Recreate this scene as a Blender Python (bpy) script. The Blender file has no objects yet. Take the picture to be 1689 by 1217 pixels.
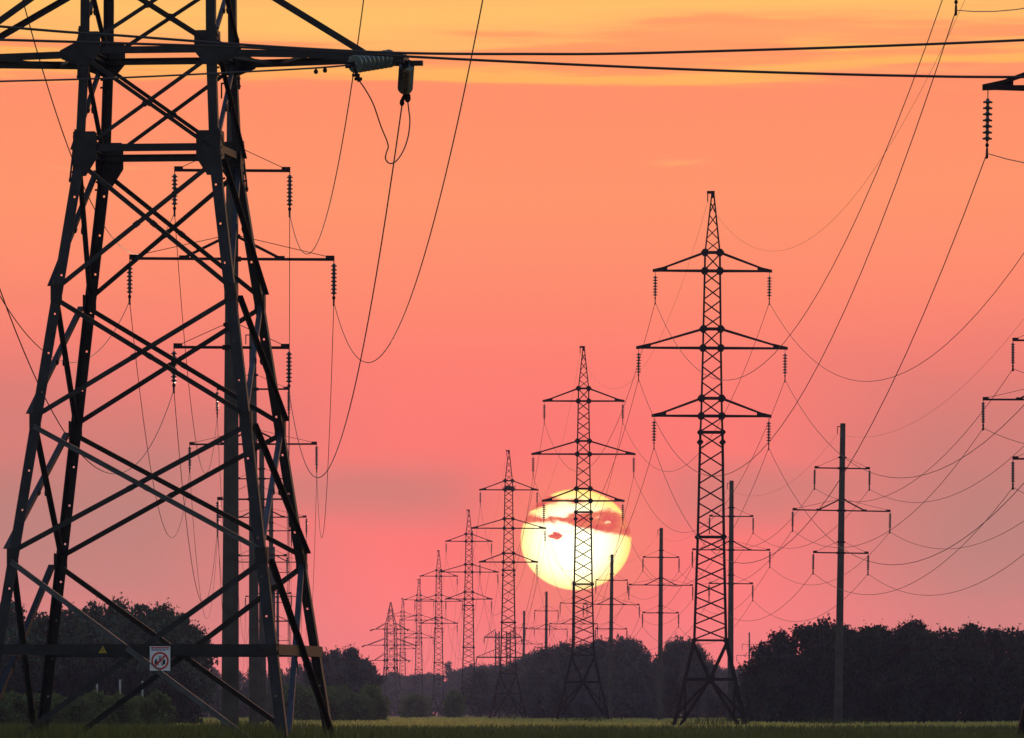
import bpy, math, random
from mathutils import Vector, Matrix, noise

random.seed(7)
R = math.radians
scn = bpy.context.scene
COL = scn.collection

# ------------------------------------------------------------------ survey
F = 12000.0          # focal length in photo pixels (1689 wide)
CX, HY = 844.5, 1174.0
CAMZ = 1.1

def at(x, y, d):
    """point of the photograph (pixel x, y) lying d metres down the field"""
    return Vector(((x - CX) / F * d, d, CAMZ + (HY - y) / F * d))

# ------------------------------------------------------------------ helpers
class MB:
    def __init__(s):
        s.v, s.f = [], []
    def quadbox(s, c, X, Y, Z):
        """box centred at c with half axes X, Y, Z"""
        b = len(s.v)
        for k in (-1, 1):
            for j in (-1, 1):
                for i in (-1, 1):
                    s.v.append(c + X * i + Y * j + Z * k)
        for q in ((0, 2, 3, 1), (4, 5, 7, 6), (0, 1, 5, 4), (2, 6, 7, 3), (0, 4, 6, 2), (1, 3, 7, 5)):
            s.f.append([b + n for n in q])
    def box(s, c, sx, sy, sz):
        s.quadbox(Vector(c), Vector((sx / 2, 0, 0)), Vector((0, sy / 2, 0)), Vector((0, 0, sz / 2)))
    def bar(s, p, q, w, h=None, ref=(0, 0, 1)):
        p, q = Vector(p), Vector(q)
        h = h or w
        d = q - p
        L = d.length
        d.normalize()
        r = Vector(ref)
        if abs(d.dot(r)) > .98:
            r = Vector((0, 1, 0))
        a = d.cross(r).normalized()
        b = a.cross(d).normalized()
        s.quadbox((p + q) / 2, d * (L / 2), a * (w / 2), b * (h / 2))
    def angle(s, p, q, w, t, a, b):
        """rolled steel angle from p to q, flanges towards a and b"""
        p, q = Vector(p), Vector(q)
        d = q - p
        L = d.length
        d.normalize()
        a = Vector(a); a = (a - d * a.dot(d)).normalized()
        b = Vector(b); b = (b - d * b.dot(d) - a * b.dot(a)).normalized()
        m = (p + q) / 2
        s.quadbox(m + a * (w / 2) + b * (t / 2), d * (L / 2), a * (w / 2), b * (t / 2))
        s.quadbox(m + a * (t / 2) + b * (t + (w - t) / 2), d * (L / 2), a * (t / 2), b * ((w - t) / 2))
    def plate(s, pts, nrm, t):
        pts = [Vector(p) for p in pts]
        n = Vector(nrm).normalized() * (t / 2)
        b = len(s.v); k = len(pts)
        s.v += [p + n for p in pts] + [p - n for p in pts]
        s.f.append(list(range(b, b + k)))
        s.f.append(list(range(b + 2 * k - 1, b + k - 1, -1)))
        for i in range(k):
            j = (i + 1) % k
            s.f.append([b + j, b + i, b + k + i, b + k + j])
    def tube(s, pts, r, n=6, cap=True):
        pts = [Vector(p) for p in pts]
        base = len(s.v)
        rad = r if isinstance(r, (list, tuple)) else [r] * len(pts)
        prev = None
        for i, p in enumerate(pts):
            d = (pts[min(i + 1, len(pts) - 1)] - pts[max(i - 1, 0)]).normalized()
            ref = prev if prev else (Vector((0, 0, 1)) if abs(d.z) < .9 else Vector((1, 0, 0)))
            a = d.cross(ref).normalized()
            b = a.cross(d).normalized()
            prev = b
            for k in range(n):
                t = 2 * math.pi * k / n
                s.v.append(p + a * (math.cos(t) * rad[i]) + b * (math.sin(t) * rad[i]))
        for i in range(len(pts) - 1):
            for k in range(n):
                k2 = (k + 1) % n
                s.f.append([base + i * n + k, base + i * n + k2, base + (i + 1) * n + k2, base + (i + 1) * n + k])
        if cap:
            s.f.append([base + k for k in range(n)][::-1])
            s.f.append([base + (len(pts) - 1) * n + k for k in range(n)])
    def lathe(s, o, ax, prof, n=12):
        """prof: (distance along ax, radius)"""
        o, ax = Vector(o), Vector(ax).normalized()
        ref = Vector((0, 0, 1)) if abs(ax.z) < .9 else Vector((1, 0, 0))
        a = ax.cross(ref).normalized(); b = a.cross(ax)
        base = len(s.v)
        for h, r in prof:
            for k in range(n):
                t = 2 * math.pi * k / n
                s.v.append(o + ax * h + a * (math.cos(t) * r) + b * (math.sin(t) * r))
        for i in range(len(prof) - 1):
            for k in range(n):
                k2 = (k + 1) % n
                s.f.append([base + i * n + k, base + i * n + k2, base + (i + 1) * n + k2, base + (i + 1) * n + k])
        s.f.append([base + k for k in range(n)][::-1])
        s.f.append([base + (len(prof) - 1) * n + k for k in range(n)])
    def build(s, name, m, parent=None, smooth=False, loc=None):
        me = bpy.data.meshes.new(name)
        me.from_pydata([tuple(v) for v in s.v], [], s.f)
        me.materials.append(m)
        if smooth:
            me.polygons.foreach_set('use_smooth', [True] * len(me.polygons))
        me.update()
        o = bpy.data.objects.new(name, me)
        COL.objects.link(o)
        if parent: o.parent = parent
        if loc is not None: o.location = loc
        return o

def tag(o, label=None, cat=None, group=None, kind=None):
    if label: o['label'] = label
    if cat: o['category'] = cat
    if group: o['group'] = group
    if kind: o['kind'] = kind
    return o

def empty(name, loc=(0, 0, 0)):
    o = bpy.data.objects.new(name, None)
    o.empty_display_size = .5
    COL.objects.link(o)
    o.location = loc
    return o

KIDS = {}
def kids(o):
    return [c for c in COL.objects if c.parent == o]

def copy_tree(o, parent=None):
    c = o.copy()
    COL.objects.link(c)
    c.parent = parent
    for ch in list(o.children):
        copy_tree(ch, c)
    return c

# ------------------------------------------------------------------ materials
def mat(name, col, rough=.6, metal=0., var=.25, scale=3., spec=.5, bump=0., trans=0.):
    m = bpy.data.materials.new(name)
    m.use_nodes = True
    nt = m.node_tree; N = nt.nodes; L = nt.links
    bs = N['Principled BSDF']
    tc = N.new('ShaderNodeTexCoord')
    nz = N.new('ShaderNodeTexNoise'); nz.inputs['Scale'].default_value = scale; nz.inputs['Detail'].default_value = 5
    L.new(tc.outputs['Object'], nz.inputs['Vector'])
    cr = N.new('ShaderNodeValToRGB')
    cr.color_ramp.elements[0].position = .3; cr.color_ramp.elements[1].position = .7
    cr.color_ramp.elements[0].color = [c * (1 - var) for c in col] + [1]
    cr.color_ramp.elements[1].color = [min(1, c * (1 + var)) for c in col] + [1]
    L.new(nz.outputs['Fac'], cr.inputs['Fac'])
    L.new(cr.outputs['Color'], bs.inputs['Base Color'])
    bs.inputs['Roughness'].default_value = rough
    bs.inputs['Metallic'].default_value = metal
    bs.inputs['Specular IOR Level'].default_value = spec
    if bump:
        bp = N.new('ShaderNodeBump'); bp.inputs['Strength'].default_value = bump
        L.new(nz.outputs['Fac'], bp.inputs['Height']); L.new(bp.outputs['Normal'], bs.inputs['Normal'])
    if trans:
        tr = N.new('ShaderNodeBsdfTranslucent')
        mx = N.new('ShaderNodeMixShader'); mx.inputs['Fac'].default_value = trans
        L.new(cr.outputs['Color'], tr.inputs['Color'])
        L.new(bs.outputs['BSDF'], mx.inputs[1]); L.new(tr.outputs['BSDF'], mx.inputs[2])
        L.new(mx.outputs['Shader'], N['Material Output'].inputs['Surface'])
    return m

M_STEEL = mat('galvanised_steel', (.013, .0145, .019), .5, .2, .6, 3.5, .4)
M_STEEL3 = mat('sky_lit_steel', (.075, .085, .11), .42, .45, .35, 3.)  # blue light on brace faces, painted in as a lighter steel
M_STEEL2 = mat('weathered_steel', (.011, .009, .011), .8, 0, .25, 2., .12)
M_CONC = mat('spun_concrete', (.07, .06, .05), .85, 0, .3, 1.2, .3, .15)
M_GLASS = mat('insulator_glass', (.06, .065, .06), .16, .35, .15, 4., 1.)
M_GLASS2 = mat('highlit_insulator_glass', (.34, .37, .34), .14, .55, .15, 4., 1.)  # paler base colour stands in for bright highlights on the glass rings
M_BARK = mat('bark', (.05, .042, .036), .9, 0, .3, 3.)
M_WIRE = mat('aluminium_wire', (.09, .07, .07), .6, .3, .1, 1.)
M_WHITE = mat('white_enamel', (.9, .88, .9), .4, 0, .06, 8.)
M_RED = mat('red_enamel', (.62, .015, .02), .4, 0, .08, 8.)
M_BLUE = mat('blue_print', (.06, .07, .35), .4, 0, .08, 8.)
M_BLACK = mat('black_print', (.015, .015, .02), .5, 0, .1, 8.)
M_YEL = mat('yellow_enamel', (.42, .28, .01), .4, 0, .1, 8.)
M_POST = mat('pale_post', (.5, .5, .5), .8, 0, .15, 4.)

M_LEAF = [mat('leaves_dark', (.022, .036, .034), .75, 0, .5, .5, .1, 0, .05),
          mat('leaves_green', (.027, .045, .033), .75, 0, .5, .6, .1, 0, .05),
          mat('leaves_dull', (.025, .034, .034), .75, 0, .45, .4, .1, 0, .05)]
M_LEAFB = [mat('leaves_haze_pale', (.12, .115, .12), .75, 0, .5, .5, .1, 0, .4),  # middle and far woods: haze put into the colour as lighter leaves
           mat('leaves_haze_grey', (.12, .12, .125), .75, 0, .45, .6, .1, 0, .4)]
M_LEAFC = mat('leaves_olive', (.07, .095, .065), .75, 0, .55, .5, .1, 0, .05)
M_BUSH = mat('shrub_leaves', (.10, .145, .045), .7, 0, .5, .7, .2, 0, .35)
M_GRASS = mat('dark_grass', (.085, .11, .03), .7, 0, .65, .22, .2, 0, .4)
M_FIELD = mat('light_field_grass', (.47, .48, .13), .7, 0, .35, .03, .2, 0, .6)
M_GROUND = mat('soil_and_turf', (.07, .07, .025), .95, 0, .4, .05, .1)

# ------------------------------------------------------------------ camera
cam = bpy.data.objects.new('camera', bpy.data.cameras.new('camera'))
COL.objects.link(cam)
cam.location = (0, 0, CAMZ)
cam.rotation_euler = (R(90), 0, 0)
cam.data.sensor_width = 36
cam.data.lens = F / 1689 * 36
cam.data.shift_y = (HY - 608.5) / 1689
cam.data.clip_start = 1
cam.data.clip_end = 20000
scn.camera = cam

# ------------------------------------------------------------------ sky
SUNX, SUNY = 950., 890.
SAZ = math.degrees(math.atan((SUNX - CX) / F)); SEL = math.degrees(math.atan((HY - SUNY) / F))

def srgb(r, g, b):
    f = lambda c: ((c / 255 + .055) / 1.055) ** 2.4 if c > 10 else c / 255 / 12.92
    return (f(r), f(g), f(b), 1)

world = bpy.data.worlds.new('World')
scn.world = world
world.use_nodes = True
wt = world.node_tree; WN = wt.nodes; WL = wt.links
WN.clear()

def put(sock, v):
    if hasattr(v, 'is_output') or isinstance(v, bpy.types.NodeSocket): WL.new(v, sock)
    else: sock.default_value = v
def mth(op, a, b=None, clamp=False):
    n = WN.new('ShaderNodeMath'); n.operation = op; n.use_clamp = clamp
    put(n.inputs[0], a)
    if b is not None: put(n.inputs[1], b)
    return n.outputs[0]
def smooth(v, lo, hi):
    n = WN.new('ShaderNodeMapRange'); n.interpolation_type = 'SMOOTHSTEP'
    put(n.inputs[0], v); n.inputs[1].default_value = lo; n.inputs[2].default_value = hi
    n.inputs[3].default_value = 0; n.inputs[4].default_value = 1
    if lo > hi:
        n.inputs[1].default_value = hi; n.inputs[2].default_value = lo
        n.inputs[3].default_value = 1; n.inputs[4].default_value = 0
    return n.outputs[0]
def bump(v, c, w):
    return smooth(mth('ABSOLUTE', mth('SUBTRACT', v, c)), w, 0.)
def ramp(v, stops, lo, hi, interp='LINEAR'):
    n = WN.new('ShaderNodeValToRGB'); e = n.color_ramp.elements
    n.color_ramp.interpolation = interp
    stops = sorted(((p - lo) / (hi - lo), c) for p, c in stops)
    while len(e) < len(stops): e.new(.5)
    for k, (p, c) in enumerate(stops):
        e[k].position = p
    for k, (p, c) in enumerate(stops):
        e[k].position = p
        e[k].color = c if isinstance(c, tuple) else (c, c, c, 1)
    put(n.inputs[0], mth('DIVIDE', mth('SUBTRACT', v, lo), hi - lo, True))
    return n.outputs[0]
def wnoise(a, b, sa, sb, off=0., detail=4., scale=1.):
    c = WN.new('ShaderNodeCombineXYZ')
    put(c.inputs[0], mth('MULTIPLY', a, sa)); put(c.inputs[1], mth('MULTIPLY', b, sb)); c.inputs[2].default_value = off
    n = WN.new('ShaderNodeTexNoise'); n.inputs['Scale'].default_value = scale; n.inputs['Detail'].default_value = detail
    WL.new(c.outputs[0], n.inputs['Vector'])
    return n.outputs[0]
def mixc(f, a, b):
    n = WN.new('ShaderNodeMix'); n.data_type = 'RGBA'
    put(n.inputs[0], f); put(n.inputs[6], a); put(n.inputs[7], b)
    return n.outputs[2]

tcw = WN.new('ShaderNodeTexCoord')
sep = WN.new('ShaderNodeSeparateXYZ'); WL.new(tcw.outputs['Generated'], sep.inputs[0])
AZ = mth('MULTIPLY', mth('ARCTAN2', sep.outputs[0], sep.outputs[1]), 57.29578)
EL = mth('MULTIPLY', mth('ARCSINE', sep.outputs[2]), 57.29578)
E = lambda y: (HY - y) / 209.44
A = lambda x: (x - CX) / 209.44

band = mth('SUBTRACT', wnoise(AZ, EL, .22, 2.6, 3.1, 5.), .5)
fine = mth('SUBTRACT', wnoise(AZ, EL, .5, 9., 6.6, 6.), .5)
tilt = mth('MULTIPLY', mth('ADD', smooth(AZ, 1.2, 4.2), mth('MULTIPLY', smooth(AZ, -1., -4.), .25)), -.09)
elb = mth('ADD', mth('ADD', EL, tilt), mth('ADD', mth('MULTIPLY', band, mth('MULTIPLY', smooth(EL, 4.3, 5.1), .95)), mth('MULTIPLY', fine, mth('MULTIPLY', smooth(EL, 4.4, 5.3), .38))))
base = ramp(elb, [
    (E(1200), srgb(253, 119, 116)), (E(1090), srgb(254, 119, 115)), (E(980), srgb(255, 118, 113)),
    (E(860), srgb(255, 118, 112)), (E(700), srgb(254, 122, 112)), (E(600), srgb(255, 126, 111)),
    (E(480), srgb(255, 138, 108)), (E(330), srgb(255, 148, 106)), (E(150), srgb(255, 144, 104)),
    (E(138), srgb(255, 148, 103)), (E(126), srgb(255, 178, 94)), (E(106), srgb(255, 180, 96)),
    (E(94), srgb(255, 152, 100)), (E(70), srgb(255, 156, 100)), (E(55), srgb(255, 182, 104)),
    (E(14), srgb(255, 192, 104)), (E(-60), srgb(255, 184, 104)), (E(-200), srgb(250, 170, 104))], E(1200), E(-220))
# dusky veil of cloud towards both sides, thin streaks across
side = smooth(mth('ABSOLUTE', mth('SUBTRACT', AZ, .35)), 1.1, 3.4)
warp = mth('MULTIPLY', mth('SUBTRACT', wnoise(AZ, EL, .5, 1.6, 9.3), .5), .9)
elw = mth('ADD', EL, warp)
veil = mth('MULTIPLY', side, mth('MULTIPLY', bump(elw, 1.45, 2.1), 1.15))
streak = mth('MULTIPLY', mth('MULTIPLY', bump(mth('ADD', EL, mth('MULTIPLY', warp, .35)), 1.72, .42), .75), smooth(mth('ABSOLUTE', mth('SUBTRACT', AZ, .45)), .25, 1.1))
veil = mth('MULTIPLY', mth('MAXIMUM', veil, streak), .85, True)
sky1 = mixc(veil, base, srgb(188, 126, 117))
# little lit wisps
def wisp(col, x, y, w, h, amp):
    wob = mth('MULTIPLY', mth('SUBTRACT', wnoise(AZ, EL, 3.5, 9., x * .01, 5.), .5), .09)
    m = mth('MULTIPLY', bump(AZ, A(x), w / 209.44), bump(mth('ADD', EL, wob), E(y), h / 209.44))
    return mixc(mth('MULTIPLY', m, amp), col, srgb(255, 172, 108))
for a in ((170, 280, 120, 5, .6), (1120, 269, 75, 7, .55), (1300, 55, 500, 26, .5), (300, 62, 240, 16, .4), (1640, 75, 260, 10, .5), (1500, 118, 330, 14, .5)):
    sky1 = wisp(sky1, *a)
# sky gain, higher low down to offset the dimming by the haze
gain = ramp(EL, [(E(1200), .60), (E(1100), .59), (E(1010), .58), (E(900), .55), (E(720), .52), (E(400), .515), (E(0), .515)], E(1200), E(-20))
gm = WN.new('ShaderNodeVectorMath'); gm.operation = 'SCALE'
WL.new(sky1, gm.inputs[0]); WL.new(mth('MULTIPLY', gain, 2.), gm.inputs['Scale'])
sky1 = gm.outputs[0]
# the sun
u = mth('DIVIDE', mth('SUBTRACT', AZ, SAZ), 91 / 209.44)
v = mth('DIVIDE', mth('SUBTRACT', EL, SEL), 83 / 209.44)
rr = mth('SQRT', mth('ADD', mth('MULTIPLY', u, u), mth('MULTIPLY', v, v)))
glow = smooth(rr, 3.6, .9)
sky1 = mixc(mth('MULTIPLY', glow, .45), sky1, srgb(255, 116, 110))
disc = smooth(rr, 1.02, .978)
sky1 = mixc(mth('MULTIPLY', smooth(rr, 2.1, 1.), .42), sky1, srgb(255, 140, 106))
vw = mth('ADD', v, mth('MULTIPLY', mth('SUBTRACT', wnoise(u, v, 5., 8., 1.7, 6.), .5), .2))
uw = mth('ADD', u, mth('MULTIPLY', mth('SUBTRACT', wnoise(u, v, 7., 7., 5.2, 5.), .5), .12))
b1lo = ramp(u, [(-1, .32), (-.55, .33), (-.17, .33), (0, .27), (.22, .19), (.4, .13), (1, .085)], -1, 1)
b1hi = ramp(u, [(-1, .5), (-.85, .52), (-.4, .42), (-.2, .47), (0, .55), (.3, .54), (.6, .60), (.8, .54), (1, .5)], -1, 1)
b2lo = ramp(u, [(-1, .5), (-.85, .56), (-.55, .67), (-.22, .76), (0, .69), (.2, .75), (.3, .8), (1, .8)], -1, 1)
b2hi = ramp(u, [(-1, 1), (-.6, .97), (-.42, .84), (-.22, .79), (0, .80), (.2, .76), (.3, .7), (1, .7)], -1, 1)
def between(x, lo, hi, s=.045):
    return mth('MULTIPLY', smooth(mth('SUBTRACT', x, lo), -s, s), smooth(mth('SUBTRACT', hi, x), -s, s))
c1 = between(vw, b1lo, b1hi)
c2 = between(vw, b2lo, b2hi)
su = mth('DIVIDE', mth('SUBTRACT', uw, -.384), .125); sv = mth('DIVIDE', mth('SUBTRACT', vw, .07), .065)
c3 = smooth(mth('ADD', mth('MULTIPLY', su, su), mth('MULTIPLY', sv, sv)), 1.5, .6)
holes = mth('MULTIPLY', smooth(wnoise(u, v, 7., 10., 8.8, 4.), .60, .70), mth('MULTIPLY', bump(u, .62, .35), bump(v, .38, .2)))
cl = mth('MAXIMUM', mth('MAXIMUM', mth('SUBTRACT', c1, mth('MULTIPLY', holes, .7)), c2), c3)
sunmask = mth('MULTIPLY', disc, mth('SUBTRACT', 1., cl), True)
sdist = mth('SQRT', mth('ADD', mth('POWER', mth('ADD', u, .05), 2.), mth('POWER', mth('ADD', v, .05), 2.)))
suncol = mixc(smooth(sdist, .45, 1.12), (1.9, 1.8, 1.15, 1), (1.45, .93, .2, 1))
cloudcol = mixc(smooth(wnoise(u, v, 4., 7., 2.2, 5.), .35, .7), srgb(238, 92, 84), srgb(255, 138, 96))
sky1 = mixc(mth('MULTIPLY', disc, cl), sky1, cloudcol)
sky1 = mixc(sunmask, sky1, suncol)
# away from the afterglow: the plain clear evening sky
AMB = (.34, .41, .61, 1)
nish = WN.new('ShaderNodeTexSky'); nish.sky_type = 'NISHITA'; nish.sun_disc = False
nish.sun_elevation = R(SEL); nish.sun_rotation = R(SAZ); nish.air_density = 1.2; nish.dust_density = 2.
vm = WN.new('ShaderNodeVectorMath'); vm.operation = 'DOT_PRODUCT'
WL.new(tcw.outputs['Generated'], vm.inputs[0])
sd = Vector((math.sin(R(SAZ)) * math.cos(R(SEL)), math.cos(R(SAZ)) * math.cos(R(SEL)), math.sin(R(SEL))))
vm.inputs[1].default_value = sd
ang = mth('MULTIPLY', mth('ARCCOSINE', mth('MINIMUM', vm.outputs['Value'], 1.)), 57.29578)
sc = WN.new('ShaderNodeMix'); sc.data_type = 'RGBA'; sc.blend_type = 'MULTIPLY'; sc.inputs[0].default_value = 1
WL.new(nish.outputs[0], sc.inputs[6]); sc.inputs[7].default_value = AMB
final = mixc(smooth(ang, 42., 9.), sc.outputs[2], sky1)
bg = WN.new('ShaderNodeBackground'); WL.new(final, bg.inputs['Color']); bg.inputs['Strength'].default_value = 1
wo = WN.new('ShaderNodeOutputWorld'); WL.new(bg.outputs[0], wo.inputs['Surface'])

sl = bpy.data.lights.new('sun', 'SUN'); sl.energy = 1.1; sl.angle = R(.53); sl.color = (1., .50, .33)
so = bpy.data.objects.new('sun', sl); COL.objects.link(so)
so.rotation_euler = (-sd).to_track_quat('-Z', 'Y').to_euler()
so.location = (0, 0, 80)

vs = scn.view_settings
vs.view_transform = 'Standard'; vs.look = 'None'; vs.gamma = 1; vs.exposure = 0; vs.use_curve_mapping = False

# ------------------------------------------------------------------ ground
g = MB()
NX, NY = 30, 60
ys = [-60 + 4260 * (k / NY) ** 1.6 for k in range(NY + 1)]
xs = [-1300 + 2600 * k / NX for k in range(NX + 1)]
for yy in ys:
    for xx in xs:
        g.v.append(Vector((xx, yy, .05 * noise.noise((xx * .02, yy * .01, 0)) - .05)))
for j in range(NY):
    for i in range(NX):
        b = j * (NX + 1) + i
        g.f.append([b, b + 1, b + NX + 2, b + NX + 1])
tag(g.build('ground', M_GROUND, smooth=True), kind='structure')

# haze: one box of even air round everything
hz = MB(); hz.box((0, 2080, 20), 2640, 4320, 46)
hm = bpy.data.materials.new('haze'); hm.use_nodes = True
hm.node_tree.nodes.clear()
pv = hm.node_tree.nodes.new('ShaderNodeVolumePrincipled')
pv.inputs['Color'].default_value = (.50, .60, .98, 1)
pv.inputs['Density'].default_value = .00008
pv.inputs['Anisotropy'].default_value = .45
ho = hm.node_tree.nodes.new('ShaderNodeOutputMaterial')
hm.node_tree.links.new(pv.outputs[0], ho.inputs['Volume'])
tag(hz.build('haze', hm), kind='stuff')

# ------------------------------------------------------------------ insulators
def insulator_mesh(n, pitch, rad, top, clamp_len, m=M_GLASS, seg=10):
    """hanging string: link, n discs, fitting; origin at its top"""
    b = MB()
    b.tube([(0, 0, 0), (0, 0, -top)], .018, 5)
    z = -top
    for k in range(n):
        b.lathe((0, 0, z), (0, 0, -1), [(0, .05), (pitch * .3, .065), (pitch * .36, rad * .6), (pitch * .52, rad), (pitch * .74, rad * .97), (pitch * .78, .06), (pitch, .05)], seg)
        z -= pitch
    c = MB()
    c.tube([(0, 0, 0), (0, 0, -clamp_len * .55)], .028, 5)
    c.lathe((0, 0, -clamp_len * .12), (0, 0, -1), [(0, .03), (.04, .06), (.1, .06), (.14, .03)], 8)
    c.bar((0, 0, -clamp_len * .5), (0, -.22, -clamp_len), .07, .1)
    c.bar((0, 0, -clamp_len * .5), (0, .22, -clamp_len), .07, .1)
    return b, c, z

def string_proto(parent, n, pitch, rad, top, cl):
    b, c, z = insulator_mesh(n, pitch, rad, top, cl)
    o = b.build('insulator_string', M_GLASS, parent)
    k = c.build('clamp', M_STEEL2, o, loc=(0, 0, z))
    return o, z - cl * .75

# ------------------------------------------------------------------ suspension lattice pylon (the right-hand row)
def hwf(levels):
    def f(z):
        for (z0, h0), (z1, h1) in zip(levels, levels[1:]):
            if z <= z1:
                return h0 + (h1 - h0) * (z - z0) / (z1 - z0)
        return levels[-1][1]
    return f

FACES = (((-1, -1), (1, -1)), ((1, -1), (1, 1)), ((1, 1), (-1, 1)), ((-1, 1), (-1, -1)))
def corner(c, z, h): return Vector((c[0] * h, c[1] * h, z))
def steps(z0, z1, n): return [(z0 + (z1 - z0) * k / n, z0 + (z1 - z0) * (k + 1) / n) for k in range(n)]

LV = [(-.3, 2.62), (0, 2.56), (6.2, 1.12), (13.5, .92), (20.9, .78), (22.05, .73), (26.85, .63), (32.3, .54), (33.6, .52), (37.75, .07)]
RARMS = [(22.05, 23.3, 4.1), (26.85, 28.2, 5.22), (32.3, 33.6, 4.08)]

def make_suspension_pylon():
    root = empty('lattice_pylon')
    h = hwf(LV)
    for c in ((-1, -1), (1, -1), (1, 1), (-1, 1)):
        b = MB()
        zz = [l[0] for l in LV]
        for z0, z1 in zip(zz, zz[1:]):
            w = .25 if z1 < 7 else (.16 if z1 < 21 else (.125 if z1 < 34 else .1))
            b.bar(corner(c, z0 - .01, h(z0)), corner(c, z1 + .01, h(z1)), w, w, (0, 1, 0))
        for z in (6.2, 13.5, 20.2, 20.9, 22.05, 23.3, 26.85, 28.2, 32.3, 33.6):
            k = .42 if z > 21 else .30
            p = corner(c, z, h(z)) + Vector((0, c[1] * .02, 0))
            b.plate([p + Vector((-.62 * k - .05, 0, 0)), p + Vector((-.3 * k, 0, .55 * k)), p + Vector((.3 * k, 0, .55 * k)),
                     p + Vector((.62 * k + .05, 0, 0)), p + Vector((.3 * k, 0, -.55 * k)), p + Vector((-.3 * k, 0, -.55 * k))], (0, 1, 0), .22)
        b.build('leg', M_STEEL2, root)
    secs = [('base_bracing', []), ('body_bracing', steps(6.2, 13.5, 7) + steps(13.5, 20.9, 6)),
            ('upper_bracing', [(20.9, 22.05), (22.05, 23.3)] + steps(23.3, 26.85, 3) + [(26.85, 28.2)] + steps(28.2, 32.3, 4) + [(32.3, 33.6)]),
            ('peak_bracing', steps(33.6, 37.2, 4))]
    for nm, pan in secs:
        b = MB()
        w = {'body_bracing': .10, 'upper_bracing': .095, 'peak_bracing': .07}.get(nm, .17)
        zig = 0
        for z0, z1 in pan:
            i = (z1 - z0) * .08
            zig += 1
            for ca, cb in FACES:
                if zig % 2: ca, cb = cb, ca
                b.bar(corner(ca, z0 + i, h(z0 + i)), corner(cb, z1 - i, h(z1 - i)), w * .6, w)
        if nm == 'base_bracing':
            for ca, cb in FACES:
                zt, zs, zl = 6.0, 3.45, .75
                A1, B1 = corner(ca, zt, h(zt)), corner(cb, zt, h(zt))
                As, Bs = corner(ca, zs, h(zs)), corner(cb, zs, h(zs))
                mid = (As + Bs) / 2
                b.bar(As, Bs, .16, .2)
                b.bar(A1, mid, .17); b.bar(B1, mid, .17)
                b.box(mid, .6 if abs(ca[1] - cb[1]) == 0 else .06, .06 if abs(ca[1] - cb[1]) == 0 else .6, .62)
                for s_, cc in ((As, ca), (Bs, cb)):
                    ft = corner(cc, .12, h(.12))
                    ft2 = ft + (mid - s_).normalized() * .42
                    b.bar(mid, ft2, .16)
                    b.bar(mid, corner(cc, .95, h(.95)), .12)
                    lo = corner(cc, zl, h(zl))
                    t_ = (zl - .12) / (zs - .12)
                    inn = ft2 + (mid - ft2) * t_
                    b.bar(lo, inn, .12)
                    b.bar(s_ + Vector((0, 0, -.1)), inn, .1)
                b.bar(corner(ca, 6.2, h(6.2)), corner(cb, 6.2, h(6.2)), .13)
        for z in {'body_bracing': [13.5, 20.9], 'upper_bracing': [22.05, 23.3, 26.85, 28.2, 32.3, 33.6]}.get(nm, []):
            for ca, cb in FACES:
                b.bar(corner(ca, z, h(z)), corner(cb, z, h(z)), .14, .16)
        b.build(nm, M_STEEL2, root)
    tips = []
    proto = None
    for zc, zt, L in RARMS:
        for s in (-1, 1):
            b = MB()
            tip = Vector((s * L, 0, zc))
            for y in (-1, 1):
                b.bar((s * h(zc), y * h(zc), zc), tip + Vector((0, y * .06, 0)), .12, .14)
                b.bar((s * h(zt), y * h(zt), zt), tip + Vector((-s * .15, y * .06, .03)), .1, .12)
            b.plate([tip + Vector((s * .14, 0, .1)), tip + Vector((-s * .9, 0, .34)), tip + Vector((-s * .9, 0, -.06)), tip + Vector((s * .14, 0, -.1))], (0, 1, 0), .1)
            for t in (.35, .7):
                y = h(zc) * (1 - t)
                x = s * (h(zc) + (L - h(zc)) * t)
                b.bar((x, -y, zc), (x, y, zc), .06)
            b.build('crossarm', M_STEEL2, root)
            if proto is None:
                proto, dz = string_proto(root, 7, .205, .17, .32, .55)
                st = proto
            else:
                st = copy_tree(proto, root)
            st.location = (s * (L - .05), 0, zc - .05)
            tips.append((s * (L - .05), 0, zc - .05 + dz))
    b = MB()
    b.bar((.1, 0, 37.85), (-.42, 0, 37.85), .14, .2)
    b.box((0, 0, 37.7), .26, .26, .5)
    b.tube([(-.36, 0, 37.8), (-.36, 0, 37.2)], .04, 5)
    b.build('ground_wire_bracket', M_STEEL2, root)
    tips.append((-.36, 0, 37.2))
    return root, tips

def place(root, X, Y, Z, rz, lean=0.):
    root.location = (X, Y, Z)
    root.rotation_euler = (0, lean, rz)
    return Matrix.Translation((X, Y, Z)) @ Matrix.Rotation(rz, 4, 'Z') @ Matrix.Rotation(lean, 4, 'Y')

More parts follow.
